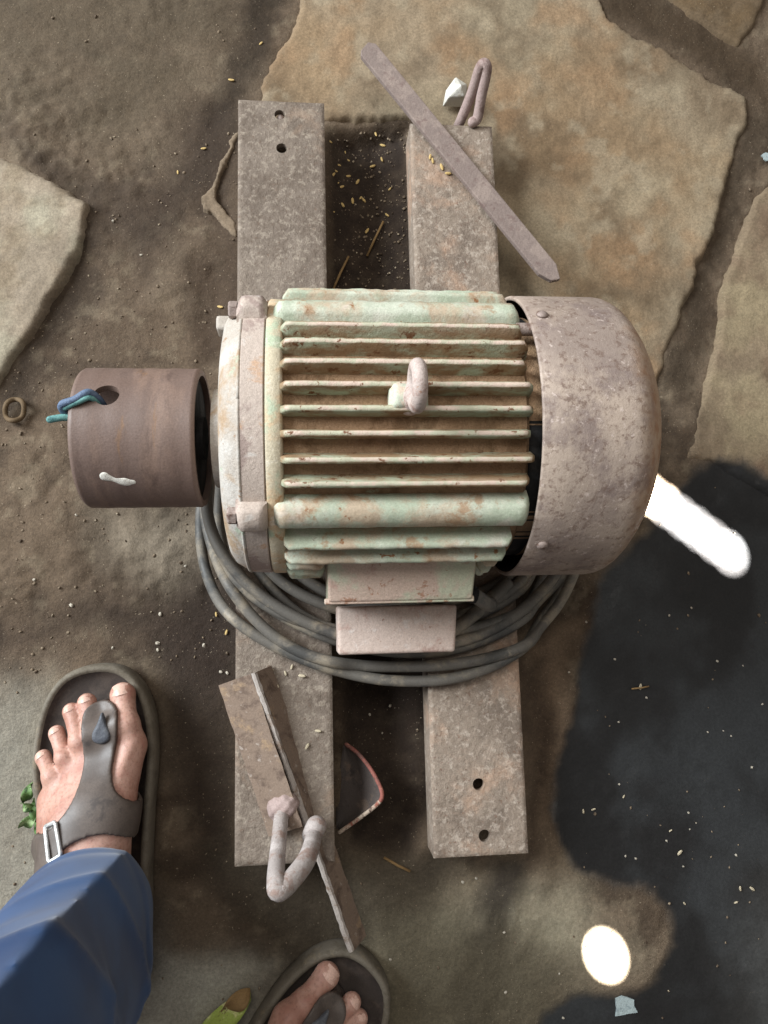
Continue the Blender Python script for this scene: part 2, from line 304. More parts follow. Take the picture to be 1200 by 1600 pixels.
# ------------------------------------------------------------------ ground
def PP(pts, z=0.): return np.array([P(a, b, z)[:2] for a, b in pts])
STAIN = PP([(1125, 716), (1085, 728), (1045, 770), (1010, 830), (960, 880), (925, 915), (912, 980), (905, 1060), (890, 1130), (868, 1210), (853, 1285), (872, 1325), (905, 1362), (960, 1385), (1010, 1392), (1045, 1420), (1045, 1480), (1015, 1530), (960, 1548), (890, 1556), (840, 1580), (815, 1650), (880, 1720), (1040, 1700), (1210, 1745), (1390, 1640), (1440, 1440), (1500, 1260), (1430, 1060), (1390, 880), (1260, 770), (1180, 735)])
PIT = PP([(506, 205), (640, 195), (660, 480), (690, 1250), (640, 1345), (540, 1330), (525, 1000), (510, 480)])
PALE = [(PP([(-200, 1060), (60, 1060), (250, 1500), (450, 1500), (450, 1800), (-300, 1800)]), lin(146, 141, 128), .05), (PP([(130, 800), (340, 780), (335, 930), (230, 930), (150, 880)]), lin(130, 118, 102), .04), (PP([(-100, 1110), (60, 1080), (60, 1330), (-80, 1600), (-300, 1500)]), lin(130, 124, 112), .04),
        (PP([(240, 1490), (430, 1510), (400, 1560), (300, 1640), (200, 1640)]), lin(164, 160, 146), .02), (PP([(540, 1370), (900, 1380), (980, 1500), (900, 1540), (700, 1700), (450, 1700)]), lin(158, 150, 128), .05),  # first patch here is lit ground past the leg's shadow, painted pale
        (PP([(-300, -200), (440, -200), (390, 70), (310, 200), (180, 260), (-300, 120)]), lin(80, 69, 55), .05), (PP([(815, 1010), (905, 980), (890, 1120), (850, 1290), (825, 1330)]), lin(128, 108, 88), .02)]
DARK = [(PP([(405, -60), (460, -60), (420, 60), (372, 175), (372, 230), (315, 310), (290, 300), (330, 200), (380, 80)]), lin(46, 37, 28), .02), (PP([(20, 225), (165, 300), (160, 380), (20, 640), (0, 640), (0, 600), (60, 520), (150, 330)]), lin(52, 42, 33), .03), (PP([(300, 400), (385, 380), (375, 560), (330, 580), (280, 500)]), lin(60, 47, 36), .03), (PP([(310, 900), (372, 930), (368, 1400), (330, 1380), (250, 1090), (250, 1000)]), lin(46, 37, 30), .03), (PP([(770, 200), (800, 220), (830, 470), (780, 470)]), lin(66, 52, 38), .02), (PP([(815, 1050), (860, 1040), (845, 1320), (825, 1350)]), lin(62, 50, 40), .02), (PP([(340, 1340), (700, 1330), (690, 1400), (560, 1470), (480, 1500), (380, 1420)]), lin(70, 62, 51), .04),  # some bands paint the rails' shade and the shadow between the feet
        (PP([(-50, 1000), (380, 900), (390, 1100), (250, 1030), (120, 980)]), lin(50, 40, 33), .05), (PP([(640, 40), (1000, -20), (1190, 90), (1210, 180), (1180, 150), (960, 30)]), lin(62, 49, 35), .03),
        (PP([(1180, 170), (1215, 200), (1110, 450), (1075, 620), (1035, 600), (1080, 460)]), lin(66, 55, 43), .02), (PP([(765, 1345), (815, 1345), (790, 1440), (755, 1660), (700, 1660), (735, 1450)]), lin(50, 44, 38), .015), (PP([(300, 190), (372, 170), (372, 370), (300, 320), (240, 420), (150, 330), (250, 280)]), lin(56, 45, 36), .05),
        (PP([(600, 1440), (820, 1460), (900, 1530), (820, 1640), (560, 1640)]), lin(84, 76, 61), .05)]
def ground_col(X, Y, base, amp=1.):
    n1 = fbm(X, Y, 9, 3); n2 = fbm(X, Y, 34, 5); n3 = fbm(X, Y, 120, 8, 3); wx = X+.03*(fbm(X, Y, 22, 21)-.5); wy = Y+.03*(fbm(X, Y, 22, 31)-.5)
    col = np.ones(X.shape+(3,))*np.array(base)
    def over(c, f): col[...] = col*(1-f[..., None])+np.array(c)*f[..., None]
    b1 = fbm(X, Y, 6, 4, 3); b2 = fbm(X, Y, 14, 14, 4)
    over(lin(62, 50, 39), amp*.85*sstep(.44, .64, b1)); over(lin(118, 103, 86), amp*.5*sstep(.5, .68, b2)); over(lin(60, 49, 39), amp*.65*sstep(.54, .72, fbm(X, Y, 26, 16))); over(lin(136, 122, 102), amp*.3*sstep(.58, .72, fbm(X, Y, 80, 19)))
    return col, over, wx, wy, n2, n3
def finish(col, over, X, Y, wx, wy, n3):
    d = poly_sd(X+.010*(fbm(X, Y, 60, 41)-.5)+.02*(fbm(X, Y, 18, 44)-.5), Y+.010*(fbm(X, Y, 60, 51)-.5)+.02*(fbm(X, Y, 18, 54)-.5), STAIN)
    wet = 1-sstep(-.007, .005, d); tint = fbm(X, Y, 14, 71)
    sc = np.array(lin(31, 30, 30))*(1-sstep(.4, .65, tint))[..., None]+np.array(lin(46, 47, 48))*sstep(.4, .65, tint)[..., None]
    hz = sstep(.30, .42, X)*sstep(-.16, -.3, Y); sc = sc*(1-.6*hz[..., None])+np.array(lin(84, 82, 78))*.6*hz[..., None]  # greyer lit corner of the stain, painted into its colour
    col = col*(1-wet[..., None])+sc*wet[..., None]
    col *= (.85+.3*n3)[..., None]
    return np.concatenate([col, (wet*(1-.4*hz))[..., None]], -1)
xs = np.concatenate([np.linspace(-3, -.5, 30)[:-1], np.arange(-.5, .66, .0026), np.linspace(.66, 3.1, 30)[1:]])
ys = np.concatenate([np.linspace(-3, -.62, 30)[:-1], np.arange(-.62, .78, .0026), np.linspace(.78, 3.2, 30)[1:]])
X, Y = np.meshgrid(xs, ys, indexing='ij')
col, over, wx, wy, n2, n3 = ground_col(X, Y, lin(96, 81, 66))
for pl, c, s in PALE: over(c, .85*(1-sstep(-s, s*.6, poly_sd(wx, wy, pl)))*(.75+.8*(n2-.3)).clip(0, 1))
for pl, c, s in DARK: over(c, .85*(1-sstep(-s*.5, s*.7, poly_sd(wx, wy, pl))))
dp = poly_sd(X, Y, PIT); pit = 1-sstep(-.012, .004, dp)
over(lin(42, 33, 27), pit*.97*(.6+.6*n3).clip(0, 1))  # shade in the pit between the rails painted into the earth colour
lump = sstep(.4, .7, fbm(X, Y, 7, 66)); Z = .012*(fbm(X, Y, 10, 61)-.5)+(.003+.009*lump)*(fbm(X, Y, 34, 62)-.5)+(.0012+.003*lump)*(fbm(X, Y, 140, 63, 3)-.5)
under = np.maximum(1-sstep(.0, .03, poly_sd(X, Y, np.array([(-.059, .44), (.013, .44), (.013, -.174), (-.059, -.174)]))), 1-sstep(0, .03, poly_sd(X, Y, np.array([(.087, .425), (.159, .425), (.159, -.174), (.087, -.174)]))))
Z = Z*(1-.7*under)+.007*under-.016*pit*(1-under*.5)
feet = 1-sstep(.02, .06, poly_sd(X, Y, np.array([(-.23, -.02), (-.10, -.02), (.02, -.23), (.02, -.6), (-.25, -.6)]))); Z = Z*(1-feet)-.002*feet+.0015*(n3-.5)*feet
bq = P(945, 1490, 0); fl = 1-sstep(.04, .09, np.hypot(X-bq[0], Y-bq[1])); Z = Z*(1-.85*fl)+.001*fl
for q in ([(-260, 190), (0, 232), (60, 255), (150, 310), (143, 365), (100, 450), (50, 530), (0, 610), (-260, 800)], [(500, -160), (455, 0), (405, 110), (374, 185), (440, 212), (520, 204), (640, 200), (690, 300), (720, 480), (760, 640), (860, 790), (960, 800), (1010, 745), (1036, 620), (1050, 570), (1092, 470), (1182, 190), (1176, 142), (1080, 88), (960, 22), (880, -160)], [(1400, 150), (1215, 215), (1162, 330), (1120, 440), (1106, 540), (1072, 640), (1060, 725), (1110, 735), (1200, 790), (1400, 800)], [(930, -200), (1010, -10), (1100, 52), (1160, 82), (1196, 40), (1260, -200)]):
    ins = 1-sstep(-.025, -.008, poly_sd(X, Y, PP(q))); Z = Z*(1-ins)+np.minimum(Z, -.003)*ins
colF = finish(col, over, X, Y, wx, wy, n3); Z = Z*(1-.75*colF[..., 3])
nx, ny = X.shape; I = np.arange(nx*ny).reshape(nx, ny); Q4 = np.stack([I[:-1, :-1], I[1:, :-1], I[1:, 1:], I[:-1, 1:]], -1).reshape(-1, 4)
ground = bpy.data.objects.new('ground', mesh('ground', np.stack([X, Y, Z], -1).reshape(-1, 3), Q4, M['earth'], True, colF.reshape(-1, 4))); C.objects.link(ground); ground['kind'] = 'structure'
gh = (xs, ys, Z)
def gz(x, y): return float(Z[np.searchsorted(xs, x), np.searchsorted(ys, y)])
def stone(name, pts, top, base, edge=.006, rough=.004, h=.0026, amp=.6, tints=(), soft=.0, zp=None):
    pl = PP(pts, top if zp is None else zp); lo = pl.min(0)-.012; hi = pl.max(0)+.012
    X, Y = np.meshgrid(np.arange(lo[0], hi[0], h), np.arange(lo[1], hi[1], h), indexing='ij')
    d = poly_sd(X+rough*2.2*(fbm(X, Y, 30, 81)-.5)+rough*(fbm(X, Y, 140, 83)-.5), Y+rough*2.2*(fbm(X, Y, 30, 91)-.5)+rough*(fbm(X, Y, 140, 93)-.5), pl)
    z = top+.004*(fbm(X, Y, 16, 95)-.5)+.002*(fbm(X, Y, 70, 96)-.5)+.001*(fbm(X, Y, 220, 97, 3)-.5)
    z = z-soft*sstep(-.05, 0, d); f = sstep(-edge, edge*.5, d); z = z*(1-f)+(-.034)*f
    col, over, wx, wy, n2, n3 = ground_col(X, Y, base, amp)
    for c, s, a, b, sd in tints: over(c, .62*sstep(a-.05, b+.06, fbm(X, Y, s, sd)))
    over(lin(98, 84, 68), (.6*sstep(-.025, .002, d)*(.4+1.1*n2)).clip(0, .9))
    cf = finish(col, over, X, Y, wx, wy, n3); keep = (d < edge*.9)
    kq = keep[:-1, :-1] & keep[1:, :-1] & keep[1:, 1:] & keep[:-1, 1:]
    I = np.arange(X.size).reshape(X.shape); q = np.stack([I[:-1, :-1], I[1:, :-1], I[1:, 1:], I[:-1, 1:]], -1)[kq]
    u, inv = np.unique(q, return_inverse=True); V = np.stack([X, Y, z], -1).reshape(-1, 3)[u]
    o = bpy.data.objects.new(name, mesh(name, V, inv.reshape(-1, 4), M['stone'], True, cf.reshape(-1, 4)[u])); C.objects.link(o); o.parent = ground
    return o
stone('flagstone', [(-260, 190), (0, 232), (60, 255), (150, 310), (143, 365), (100, 450), (50, 530), (0, 610), (-260, 800)], .006, lin(152, 138, 120), .009, amp=.25, tints=((lin(156, 150, 130), 26, .5, .7, 7), (lin(120, 104, 84), 40, .55, .7, 9)))
stone('flagstone', [(500, -160), (455, 0), (405, 110), (374, 185), (440, 212), (520, 204), (640, 200), (690, 300), (720, 480), (760, 640), (860, 790), (960, 800), (1010, 745), (1036, 620), (1050, 570), (1092, 470), (1182, 190), (1176, 142), (1080, 88), (960, 22), (880, -160)], .0055, lin(138, 121, 99), .012, rough=.006, amp=.4,
      tints=((lin(136, 112, 84), 10, .45, .62, 17), (lin(150, 137, 114), 12, .46, .62, 23), (lin(92, 75, 57), 18, .48, .64, 29), (lin(140, 112, 84), 20, .56, .72, 33), (lin(148, 134, 112), 50, .58, .7, 35)))
stone('flagstone', [(1400, 150), (1215, 215), (1162, 330), (1120, 440), (1106, 540), (1072, 640), (1060, 725), (1110, 735), (1200, 790), (1400, 800)], .0035, lin(130, 113, 92), .012, amp=.4, tints=((lin(148, 134, 106), 18, .48, .66, 37), (lin(108, 86, 70), 30, .52, .68, 39)))
stone('flagstone', [(930, -200), (1010, -10), (1100, 52), (1160, 82), (1196, 40), (1260, -200)], .0035, lin(100, 82, 60), .01, amp=.5)
stone('mortar_ridge', [(374, 172), (344, 245), (318, 296), (309, 308), (314, 326), (338, 342), (352, 366), (376, 384), (380, 352), (358, 326), (338, 304), (358, 262), (380, 205)], .009, lin(138, 121, 102), .004, .006, .0013, amp=.3, zp=.006)

# ------------------------------------------------------------------ rails
def rail(x0, x1, y0, y1, z, holes, mat, label, bolt=None):
    a = np.arange(x0, x1+1e-6, (x1-x0)/50); b = np.linspace(y0, y1, 420); A, B = np.meshgrid(a, b, indexing='ij')
    hs = [(x, y, .0045) for x, y in holes]; keep = punch(A, B, hs)
    zt = z+.0007*(fbm(A, B, 120, 5)-.5)+.0004*(fbm(A, B, 400, 6)-.5); e = np.minimum(np.minimum(A-x0, x1-A), np.minimum(B-y0, y1-B)); zt = zt-.0012*(1-sstep(0, .0022, e))
    O = np.stack([A, B, zt], -1); I = np.stack([A, B, np.full(A.shape, z-.006)], -1)
    v, f = join(solid_sheet(O, I, keep), box(x0+.0002, x0+.005, y0, y1, z-.032, z-.0062), box(x1-.005, x1-.0002, y0, y1, z-.032, z-.0062))
    o = solo('steel_rail', v, f, mat, label, 'rail', 'rails under the motor', loc=((x0+x1)/2, (y0+y1)/2, z-.032), auto=40)
    if bolt is not None:
        p = part('bolt', *lathe_z(bolt, [(0, z-.03), (.0036, z-.03), (.0036, z-.005), (.0028, z-.003), (.0001, z-.0025)], 12), M['screw'], o)
    return o
def lathe_z(c, prof, n=24):
    V = [(c[0]+r*math.cos(2*math.pi*k/n), c[1]+r*math.sin(2*math.pi*k/n), z) for r, z in prof for k in range(n)]
    return V, [(i*n+k, i*n+(k+1) % n, (i+1)*n+(k+1) % n, (i+1)*n+k) for i in range(len(prof)-1) for k in range(n)]
h1, h2 = P(438, 180, .045), P(440, 231, .045); h3, h4 = P(748, 1225, .045), P(757, 1307, .045)
rail(-.059, .0135, -.1735, .4395, .045, [h1[:2], h2[:2]], M['rail'], 'dusty steel channel rail by the pulley, two holes at its far end', h1)
rail(.087, .159, -.1755, .424, .045, [h3[:2], h4[:2]], M['rail_pink'], 'dusty steel channel rail by the black stain, two holes at its near end')

# ------------------------------------------------------------------ motor
cy, cz = AX
motor = thing('electric_motor', 'old pale green finned electric motor with rusty fan cover and brown pulley', 'motor', (.06, cy, .045))
part('barrel', *lathe([(-.0165, .086), (-.0165, .0818), (.05, .0818), (.122, .0818), (.124, .0795), (.137, .0795), (.137, .03)], 128, wob=.002), M['groove'], motor, auto=40)
part('body_flange', *lathe([(-.0255, .075), (-.0255, .0875), (-.0245, .0885), (-.0175, .0885), (-.0162, .0875), (-.0155, .079)], 128), M['pad2'], motor, auto=50)
def fin(th, x0, x1, r0, r1, w0, w1, rnd=.002, n=46, jag=.00032, seed=0, wav=.03):
    """a rib along x: cross-section tapering to a rounded crest, with uneven cast edges"""
    V = []; sec = [(-w0/2, r0), (-w1/2, r1-rnd), (-w1*.36, r1-rnd*.3), (0, r1), (w1*.36, r1-rnd*.3), (w1/2, r1-rnd), (w0/2, r0)]; m = len(sec); rr = random.Random(seed)
    ph = [rr.random()*6 for _ in range(4)]
    for i in range(n):
        t = i/(n-1); x = x0+(x1-x0)*t; e = min(t*(x1-x0), (1-t)*(x1-x0)); dr = jag*(math.sin(x*210+ph[0])+.7*math.sin(x*540+ph[1])+.5*math.sin(x*1300+ph[2])+rr.uniform(-.5, .5))*.5; drop = .0045*(1-min(e/.004, 1))**2
        for s, r in sec:
            r2 = r if r == r0 else r+dr-drop; s2 = s*(1+wav*math.sin(x*330+ph[3]))
            V.append((x, cy+r2*math.sin(th)+s2*math.cos(th), cz+r2*math.cos(th)-s2*math.sin(th)))
    Fc = [(i*m+k, i*m+k+1, (i+1)*m+k+1, (i+1)*m+k) for i in range(n-1) for k in range(m-1)]+[tuple(range(m))[::-1], tuple(range((n-1)*m, n*m))]
    return V, Fc
R = math.radians
tops = [30.8, 22.2, 13.4, 4.7, -3.9, -12.5, -21.6, -30.2]
for i, t in enumerate(tops):
    if t in (4.7, -3.9): pass
    part('cooling_fin', *fin(R(t), -.0172, .1235+.0015*math.sin(i*2.3), .078, .0930, .0058, .0038, rnd=.0012, seed=i), M['fin'], motor, auto=60)
for i, t in enumerate([56, 65, 74, 83, 92, 101, 110, 119]):
    for s in (1, -1):
        spans = [(-.0168, .122 if s > 0 else .118-.001*i)]
        if s < 0 and t > 70: spans = [(-.0168, .0075), (.105, .118-.001*i)]
        for u0, u1 in spans: part('cooling_fin', *fin(R(t*s), u0, u1, .078, .0955 if t < 70 else .0925, .0055, .0042, jag=.0004, wav=.03, seed=20+i), M['green'], motor, auto=60)
for i, t in enumerate([150, 160, 170, 180, 190, 200, 210]): part('cooling_fin', *fin(R(t), -.0168, .12, .078, .092, .0055, .004, seed=40+i), M['green'], motor, auto=60)
for s in (1, -1):
    for t, rr in ((43.2, .0945), (135, .092)): part('tie_bolt_boss', *fin(R(t*s), -.0215, .1245, .077, rr, .019, .0165, .0045, jag=.00025, wav=.012, seed=60), M['green'], motor, auto=60)
# end shield: stepped casting with lugs and tie bolts
part('shield_ring', *lathe([(-.0395, .06), (-.0395, .0862), (-.0385, .0876), (-.0265, .0882), (-.0258, .0872), (-.0258, .06)], 128, wob=.0015), M['ring'], motor, auto=45)
part('end_shield', *lathe([(-.0397, .0865), (-.043, .085), (-.048, .082), (-.051, .0775), (-.0525, .071), (-.053, .063), (-.053, .034), (-.062, .032), (-.062, .012)], 128, wob=.002), M['shield'], motor, auto=40)
part('cast_lip', *tube([(-.0398, cy+.0868*math.sin(a), cz+.0868*math.cos(a)) for a in np.linspace(0, 2*math.pi, 97)], .0011, 6), M['shield'], motor)
for s in (1, -1):
    for t in (43.2, 135):
        th = R(t*s); lug = part('lug', *fin(th, -.0425, -.0252, .07, .0965, .020, .0165, .0035, n=8, jag=.0002, seed=3), M['ring'], motor, auto=50)
        c = (cy+.0885*math.sin(th), cz+.0885*math.cos(th)); V = []
        for x, r in ((-.0475, .0045), (-.048, .004), (-.048, .0001)) : pass
        V, Fc = lathe([(-.0424, .0052), (-.0465, .0052), (-.0475, .0045), (-.0475, .0001)], 6, *c); part('bolt_head', V, Fc, M['screw'], motor, auto=30)
part('grease_lug', *join(box(-.0565, -.046, cy+.054, cy+.063, cz+.038, cz+.052)), M['shield'], motor, bevel=.002)
part('shaft', *lathe([(-.069, .0001), (-.069, .014), (-.139, .014), (-.139, .0001)], 40), M['black'], motor, auto=40)
# fan cover
cov = part('fan_cover', *lathe([(.1285, .0905), (.128, .0912), (.128, .0925), (.129, .0931), (.145, .0932), (.16, .0932), (.181, .0932), (.185, .0927), (.1885, .0914), (.192, .0892), (.196, .0855), (.2005, .0803), (.2048, .0742), (.2090, .0670), (.2130, .0585), (.2165, .0495), (.2187, .040), (.2195, .030), (.2195, .0001)], 160, wob=.0015), M['cover'], motor, auto=60)
part('cover_shade_lining', *lathe([(.1286, .0906), (.176, .0906), (.18, .02)], 96), M['black'], cov)  # near-black lining paints the shade inside the cover
part('bearing_bracket', *lathe([(.122, .0001), (.122, .070), (.124, .0795), (.134, .0795)], 96), M['black'], motor)
for t, rr in ((37, .0934), (-57, .0934), (125, .0934), (-125, .0934)):
    th = R(t); n = np.array([0, math.sin(th), math.cos(th)]); b = np.array([.1365, cy+rr*n[1], cz+rr*n[2]])
    V, Fc = lathe([(0, .0001), (0, .0036), (.001, .0034), (.002, .0018), (.0022, .0001)], 16, 0, 0); V = np.array(V); q = np.array(Vector((1, 0, 0)).rotation_difference(Vector(n)).to_matrix())
    part('cover_screw', V@q.T+b, Fc, M['screw'], cov)
V, Fc = tube([(.1205, cy+.0885*math.sin(R(32)), cz+.0885*math.cos(R(32))), (.133, cy+.0885*math.sin(R(32)), cz+.0885*math.cos(R(32)))], .0038, 10)
part('cover_stud', V, Fc, M['screw'], motor, auto=40)
# lifting eye on its boss
part('eye_boss', *join(fin(R(.4), .0425, .064, .078, .0955, .0165, .0135, .0025, n=10, jag=.0008, seed=9)), M['pad'], motor, auto=60)
def eyefn(X, Y, Z):
    x, y, z = X-.0555, Y-(cy+.001), Z-.2485; q = np.sqrt(y*y+z*z)-.0105; d = np.sqrt(q*q+x*x)-.0042
    return smin(d, cone(X, Y, Z, (.054, cy-.002, .228), (.0555, cy, .236), .0072, .005), .004)
part('lifting_eye', *nets(eyefn, (.04, cy-.024, .222), (.07, cy+.024, .272), .0012), M['eye'], motor, recalc=False)
# terminal box on the side: upper neck and lower box
V = [(.0085, .052, .105), (.104, .052, .105), (.103, .0125, .105), (.0085, .0125, .105), (.0085, .052, .170), (.1035, .052, .170), (.1015, .0125, .150), (.0095, .0125, .150)]
tb = part('terminal_box', V, BOXF, M['tbox'], motor, bevel=.0016)
part('box_lip', *join(box(.0068, .1030, .0112, .0150, .1440, .1490)), M['tbox'], tb, bevel=.001)
V = [(.0165, .012, .058), (.1015, .012, .058), (.1005, -.0225, .058), (.0165, -.0225, .058), (.0165, .0104, .1035), (.1005, .0104, .1035), (.0985, -.0225, .1), (.0165, -.0225, .1)]
lb = part('lower_box', V, BOXF, M['tbox2'], motor, bevel=.0026, seg=3)
part('cable_gland', *tube([(.100, .018, .122), (.110, .016, .119)], .006, 12), M['black'], tb)
for x0, x1 in ((-.05, .008), (.09, .15)):
    part('foot', *join(box(x0, x1, cy-.075, cy+.075, .0458, .056), box(x0+.004, x1-.004, cy-.05, cy+.05, .0562, .075)), M['groove'], motor, bevel=.001)
# pulley: an open sleeve with a cross hole
def pulley_mesh():
    n = 300; a = np.linspace(0, 2*math.pi, n, endpoint=False); x = np.linspace(-.1425, -.0700, 80); A, B = np.meshgrid(a, x, indexing='ij'); Rp = .0448
    ht = R(21); hs = [(ht*Rp, -.1215, .0075)]; U = A*Rp; k = punch(U, B, hs); k = np.vstack([k, np.ones((1, k.shape[1]), bool)]); A = U/Rp
    rr = Rp+.00035*np.sin(B*420)*.3; rr = rr-.0012*(1-sstep(0, .0018, np.minimum(B+.1425, -.07-B)))
    O = np.stack([B, cy+rr*np.sin(A), cz+rr*np.cos(A)], -1); I = np.stack([B, cy+.0405*np.sin(A), cz+.0405*np.cos(A)], -1)
    return solid_sheet(O, I, k, True)
pul = part('pulley', *pulley_mesh(), M['pulley'], motor, auto=40)
part('pulley_shade_fill', *lathe([(-.112, .0139), (-.112, .0404), (-.0745, .0404), (-.0735, .039), (-.0735, .0139)], 64), M['black'], pul, auto=40)  # dark filling added so the open sleeve looks black inside
sp = []
for i, (px, py) in enumerate([(163, 757), (172, 768), (184, 772), (197, 773), (205, 770)]):
    th = R(-44-2.2*i if i < 3 else -50); xx = P(px, py, .17)[0]; sp.append((xx, cy+.0447*math.sin(th), cz+.0447*math.cos(th)))
pp, pr = round_ends(catmull(sp, 6), .0024); pr = pr*(.75+.55*np.sin(np.arange(len(pr))*.2+.4)**2); V, Fc = tube(pp, pr, 10, flat=1.0); V = np.array(V); rad = np.hypot(V[:, 1]-cy, V[:, 2]-cz); nr = .0447+(rad-.0447)*.22; V[:, 1] = cy+(V[:, 1]-cy)*nr/rad; V[:, 2] = cz+(V[:, 2]-cz)*nr/rad; part('paint_splash', V, Fc, M['white'], pul)

# blue twine through the pulley hole
def on_pulley(x, t, r=.0465): return (x, cy+r*math.sin(R(t)), cz+r*math.cos(R(t)))
tw = thing('twine', 'frayed blue and teal twine tied through the hole in the brown pulley', 'twine', on_pulley(-.142, 12))
path = catmull([on_pulley(-.1255, 21, .034), on_pulley(-.1272, 21, .042), on_pulley(-.131, 20, .0482), on_pulley(-.138, 14.5, .0475), on_pulley(-.1455, 12, .0455), on_pulley(-.1465, 10, .040), on_pulley(-.143, 8, .036)], 8)
part('knotted_strand', *tube(*round_ends(path, .0023), 10), M['blue'], tw)
path = catmull([on_pulley(-.1262, 17, .036), on_pulley(-.1295, 16.5, .0468), on_pulley(-.137, 12.5, .047), on_pulley(-.1445, 10, .044)], 8); part('strand', *tube(*round_ends(path, .0016), 8), M['teal'], tw)
path = catmull([on_pulley(-.141, 5, .038), on_pulley(-.147, 4, .040), on_pulley(-.1535, 2, .0405)], 8); part('loose_end', *tube(*round_ends(path, .0022), 8), M['teal'], tw)

# ------------------------------------------------------------------ cable coil
loops = [(-.047, .184, .017, .208), (-.055, .193, .007, .214), (-.063, .201, -.003, .219), (-.070, .208, -.012, .224), (-.079, .218, -.0195, .229), (-.0865, .2275, -.0275, .233), (-.0915, .2335, -.0415, .238)]
pts = []; N = 64
for i in range(len(loops)*N-10):
    k = i/N; j = min(int(k), len(loops)-1); j2 = min(j+1, len(loops)-1); f = k-int(k); L = np.array(loops[j])*(1-f)+np.array(loops[j2])*f
    a = math.pi/2+2*math.pi*f; ca, sa = math.cos(a), math.sin(a); e = .92
    cx = (L[0]+L[1])/2; cyy = (L[2]+L[3])/2; x = cx+(L[1]-L[0])/2*math.copysign(abs(ca)**e, ca); y = cyy+(L[3]-L[2])/2*math.copysign(abs(sa)**e, sa)
    x += .0028*math.sin(3*a+j*2.1)+.002*math.sin(5*a+j*4); y += .0034*math.sin(2*a+j*1.3+.5)+.0026*math.sin(4*a+j*2.7)
    on = max(1-sstep(0., .03, max(-.059-x, x-.0135)), 1-sstep(0, .03, max(.087-x, x-.159)))
    z = .0135+.0375*float(on)+(.002+.004*math.sin(a*2+j*1.7)*0)+(.0045 if j % 2 else 0)
    if .0135 < x < .087: z = max(z, .049)
    pts.append((x, y, z))
pts = catmull(pts, 2)
cab = thing('cable_coil', 'coil of dusty grey electric cable lying under the motor across both rails', 'cable', (.07, .09, .02))
part('cable', *tube(pts, .0043, 12), M['cable'], cab)
pth = catmull([(.109, .0165, .119), (.122, .010, .105), (.130, .012, .075), (.118, .02, .058), (.09, .04, .058), (.06, .06, .058)], 8); part('lead', *tube(pth, .0052, 12), M['cable'], cab)
pth = catmull([(.07+.149*math.cos(a)+.004*math.sin(3*a), .102+.118*math.sin(a)+.004*math.sin(2*a+1), .061+.003*math.sin(2*a)) for a in np.linspace(math.pi*.93, math.pi*1.96, 30)], 3); part('stray_turn', *tube(pth, .0044, 12), M['cable'], cab)
pth = catmull([(.150, .028, .06), (.128, .009, .064), (.108, -.006, .061), (.085, -.018, .064), (.06, -.012, .064)], 8); part('loose_strand', *tube(pth, .005, 12), M['cable'], cab)

# ------------------------------------------------------------------ angle iron with bent rod
a0 = P(396, 1052, .069); a1 = P(550, 1490, .045); dr = nrm((a1-a0)*np.array([1, 1, 0])); sd = np.array([dr[1], -dr[0], 0]); sd = sd if sd[0] < 0 else -sd
Lb = np.linalg.norm((a1-a0)[:2]); a0 = np.array([a0[0], a0[1], 0])
def abox(s0, s1, t0, t1, z0, z1, dz=0.):                           # box in the bar's own frame; dz = drop towards the far end
    V, Fc = box(s0, s1, t0, t1, z0, z1); return [a0+dr*v[0]+sd*v[1]+np.array([0, 0, v[2]+dz*v[0]/Lb]) for v in V], Fc
ang = thing('angle_iron', 'rusty angle iron lying across a rail end, with a pale bent rod', 'angle iron', a0+dr*.1+np.array([0, 0, .046]))
def subdiv(V, Fc, n, ax, jit, seed):
    return V, Fc
def flange(s0, s1, sec, drop, n, seed):                            # a strip with the given (t, z) section, edges slightly uneven
    rr = random.Random(seed); V = []; m = len(sec)
    for i in range(n):
        q = s0+(s1-s0)*i/(n-1)
        for t, z in sec: V.append(a0+dr*q+sd*(t+rr.uniform(-.00035, .00035))+np.array([0, 0, z+drop*q/Lb+rr.uniform(-.00025, .00025)]))
    return V, [(i*m+k, i*m+(k+1) % m, (i+1)*m+(k+1) % m, (i+1)*m+k) for i in range(n-1) for k in range(m)]+[tuple(range(m))[::-1], tuple(range((n-1)*m, n*m))]
part('broad_flange', *flange(0., .114, [(.0026, .0588), (.0026, .0615), (.0285, .0512), (.0285, .0482)], 0, 24, 1), M['angle'], ang, auto=30)
part('narrow_flange', *flange(0., Lb, [(-.0022, .0630), (-.0022, .0600), (-.0112, .0462), (-.0125, .0478)], -.022, 40, 2), M['angle'], ang, auto=30)
part('pale_ridge', *flange(0., Lb, [(-.0021, .0600), (-.0021, .0632), (-.0006, .0648), (.0012, .0646), (.0025, .0628), (.0025, .0598)], -.022, 60, 3), M['angle_edge'], ang, auto=30)  # paler strip along the ridge
e1 = P(440, 1272, .058); e2 = P(492, 1300, .064); top = P(429, 1388, .118)
m1 = P(434, 1330, .088); m2 = P(478, 1345, .098)
rod = catmull([e1+np.array([0, 0, -.006]), e1, m1, top+np.array([.0008, .004, -.004]), top+np.array([.004, -.0012, .0]), m2, e2, e2+np.array([.002, .003, -.006])], 10)
rp_, rr_ = round_ends(rod, .0052); rr_ = rr_*(1+.28*np.exp(-((np.arange(len(rr_))-len(rr_)*.58)/(len(rr_)*.2))**2)); part('bent_rod', *tube(rp_, rr_, 14), M['hook'], ang)
def lugfn(X, Y, Z): return smin(cone(X, Y, Z, e1+np.array([-.003, .004, -.006]), e1+np.array([.004, .006, -.002]), .0075, .0085), cone(X, Y, Z, e1+np.array([-.004, -.005, -.008]), e1+np.array([-.003, .004, -.004]), .004, .006), .004)+.0006*np.sin(X*900)*np.sin(Y*700)
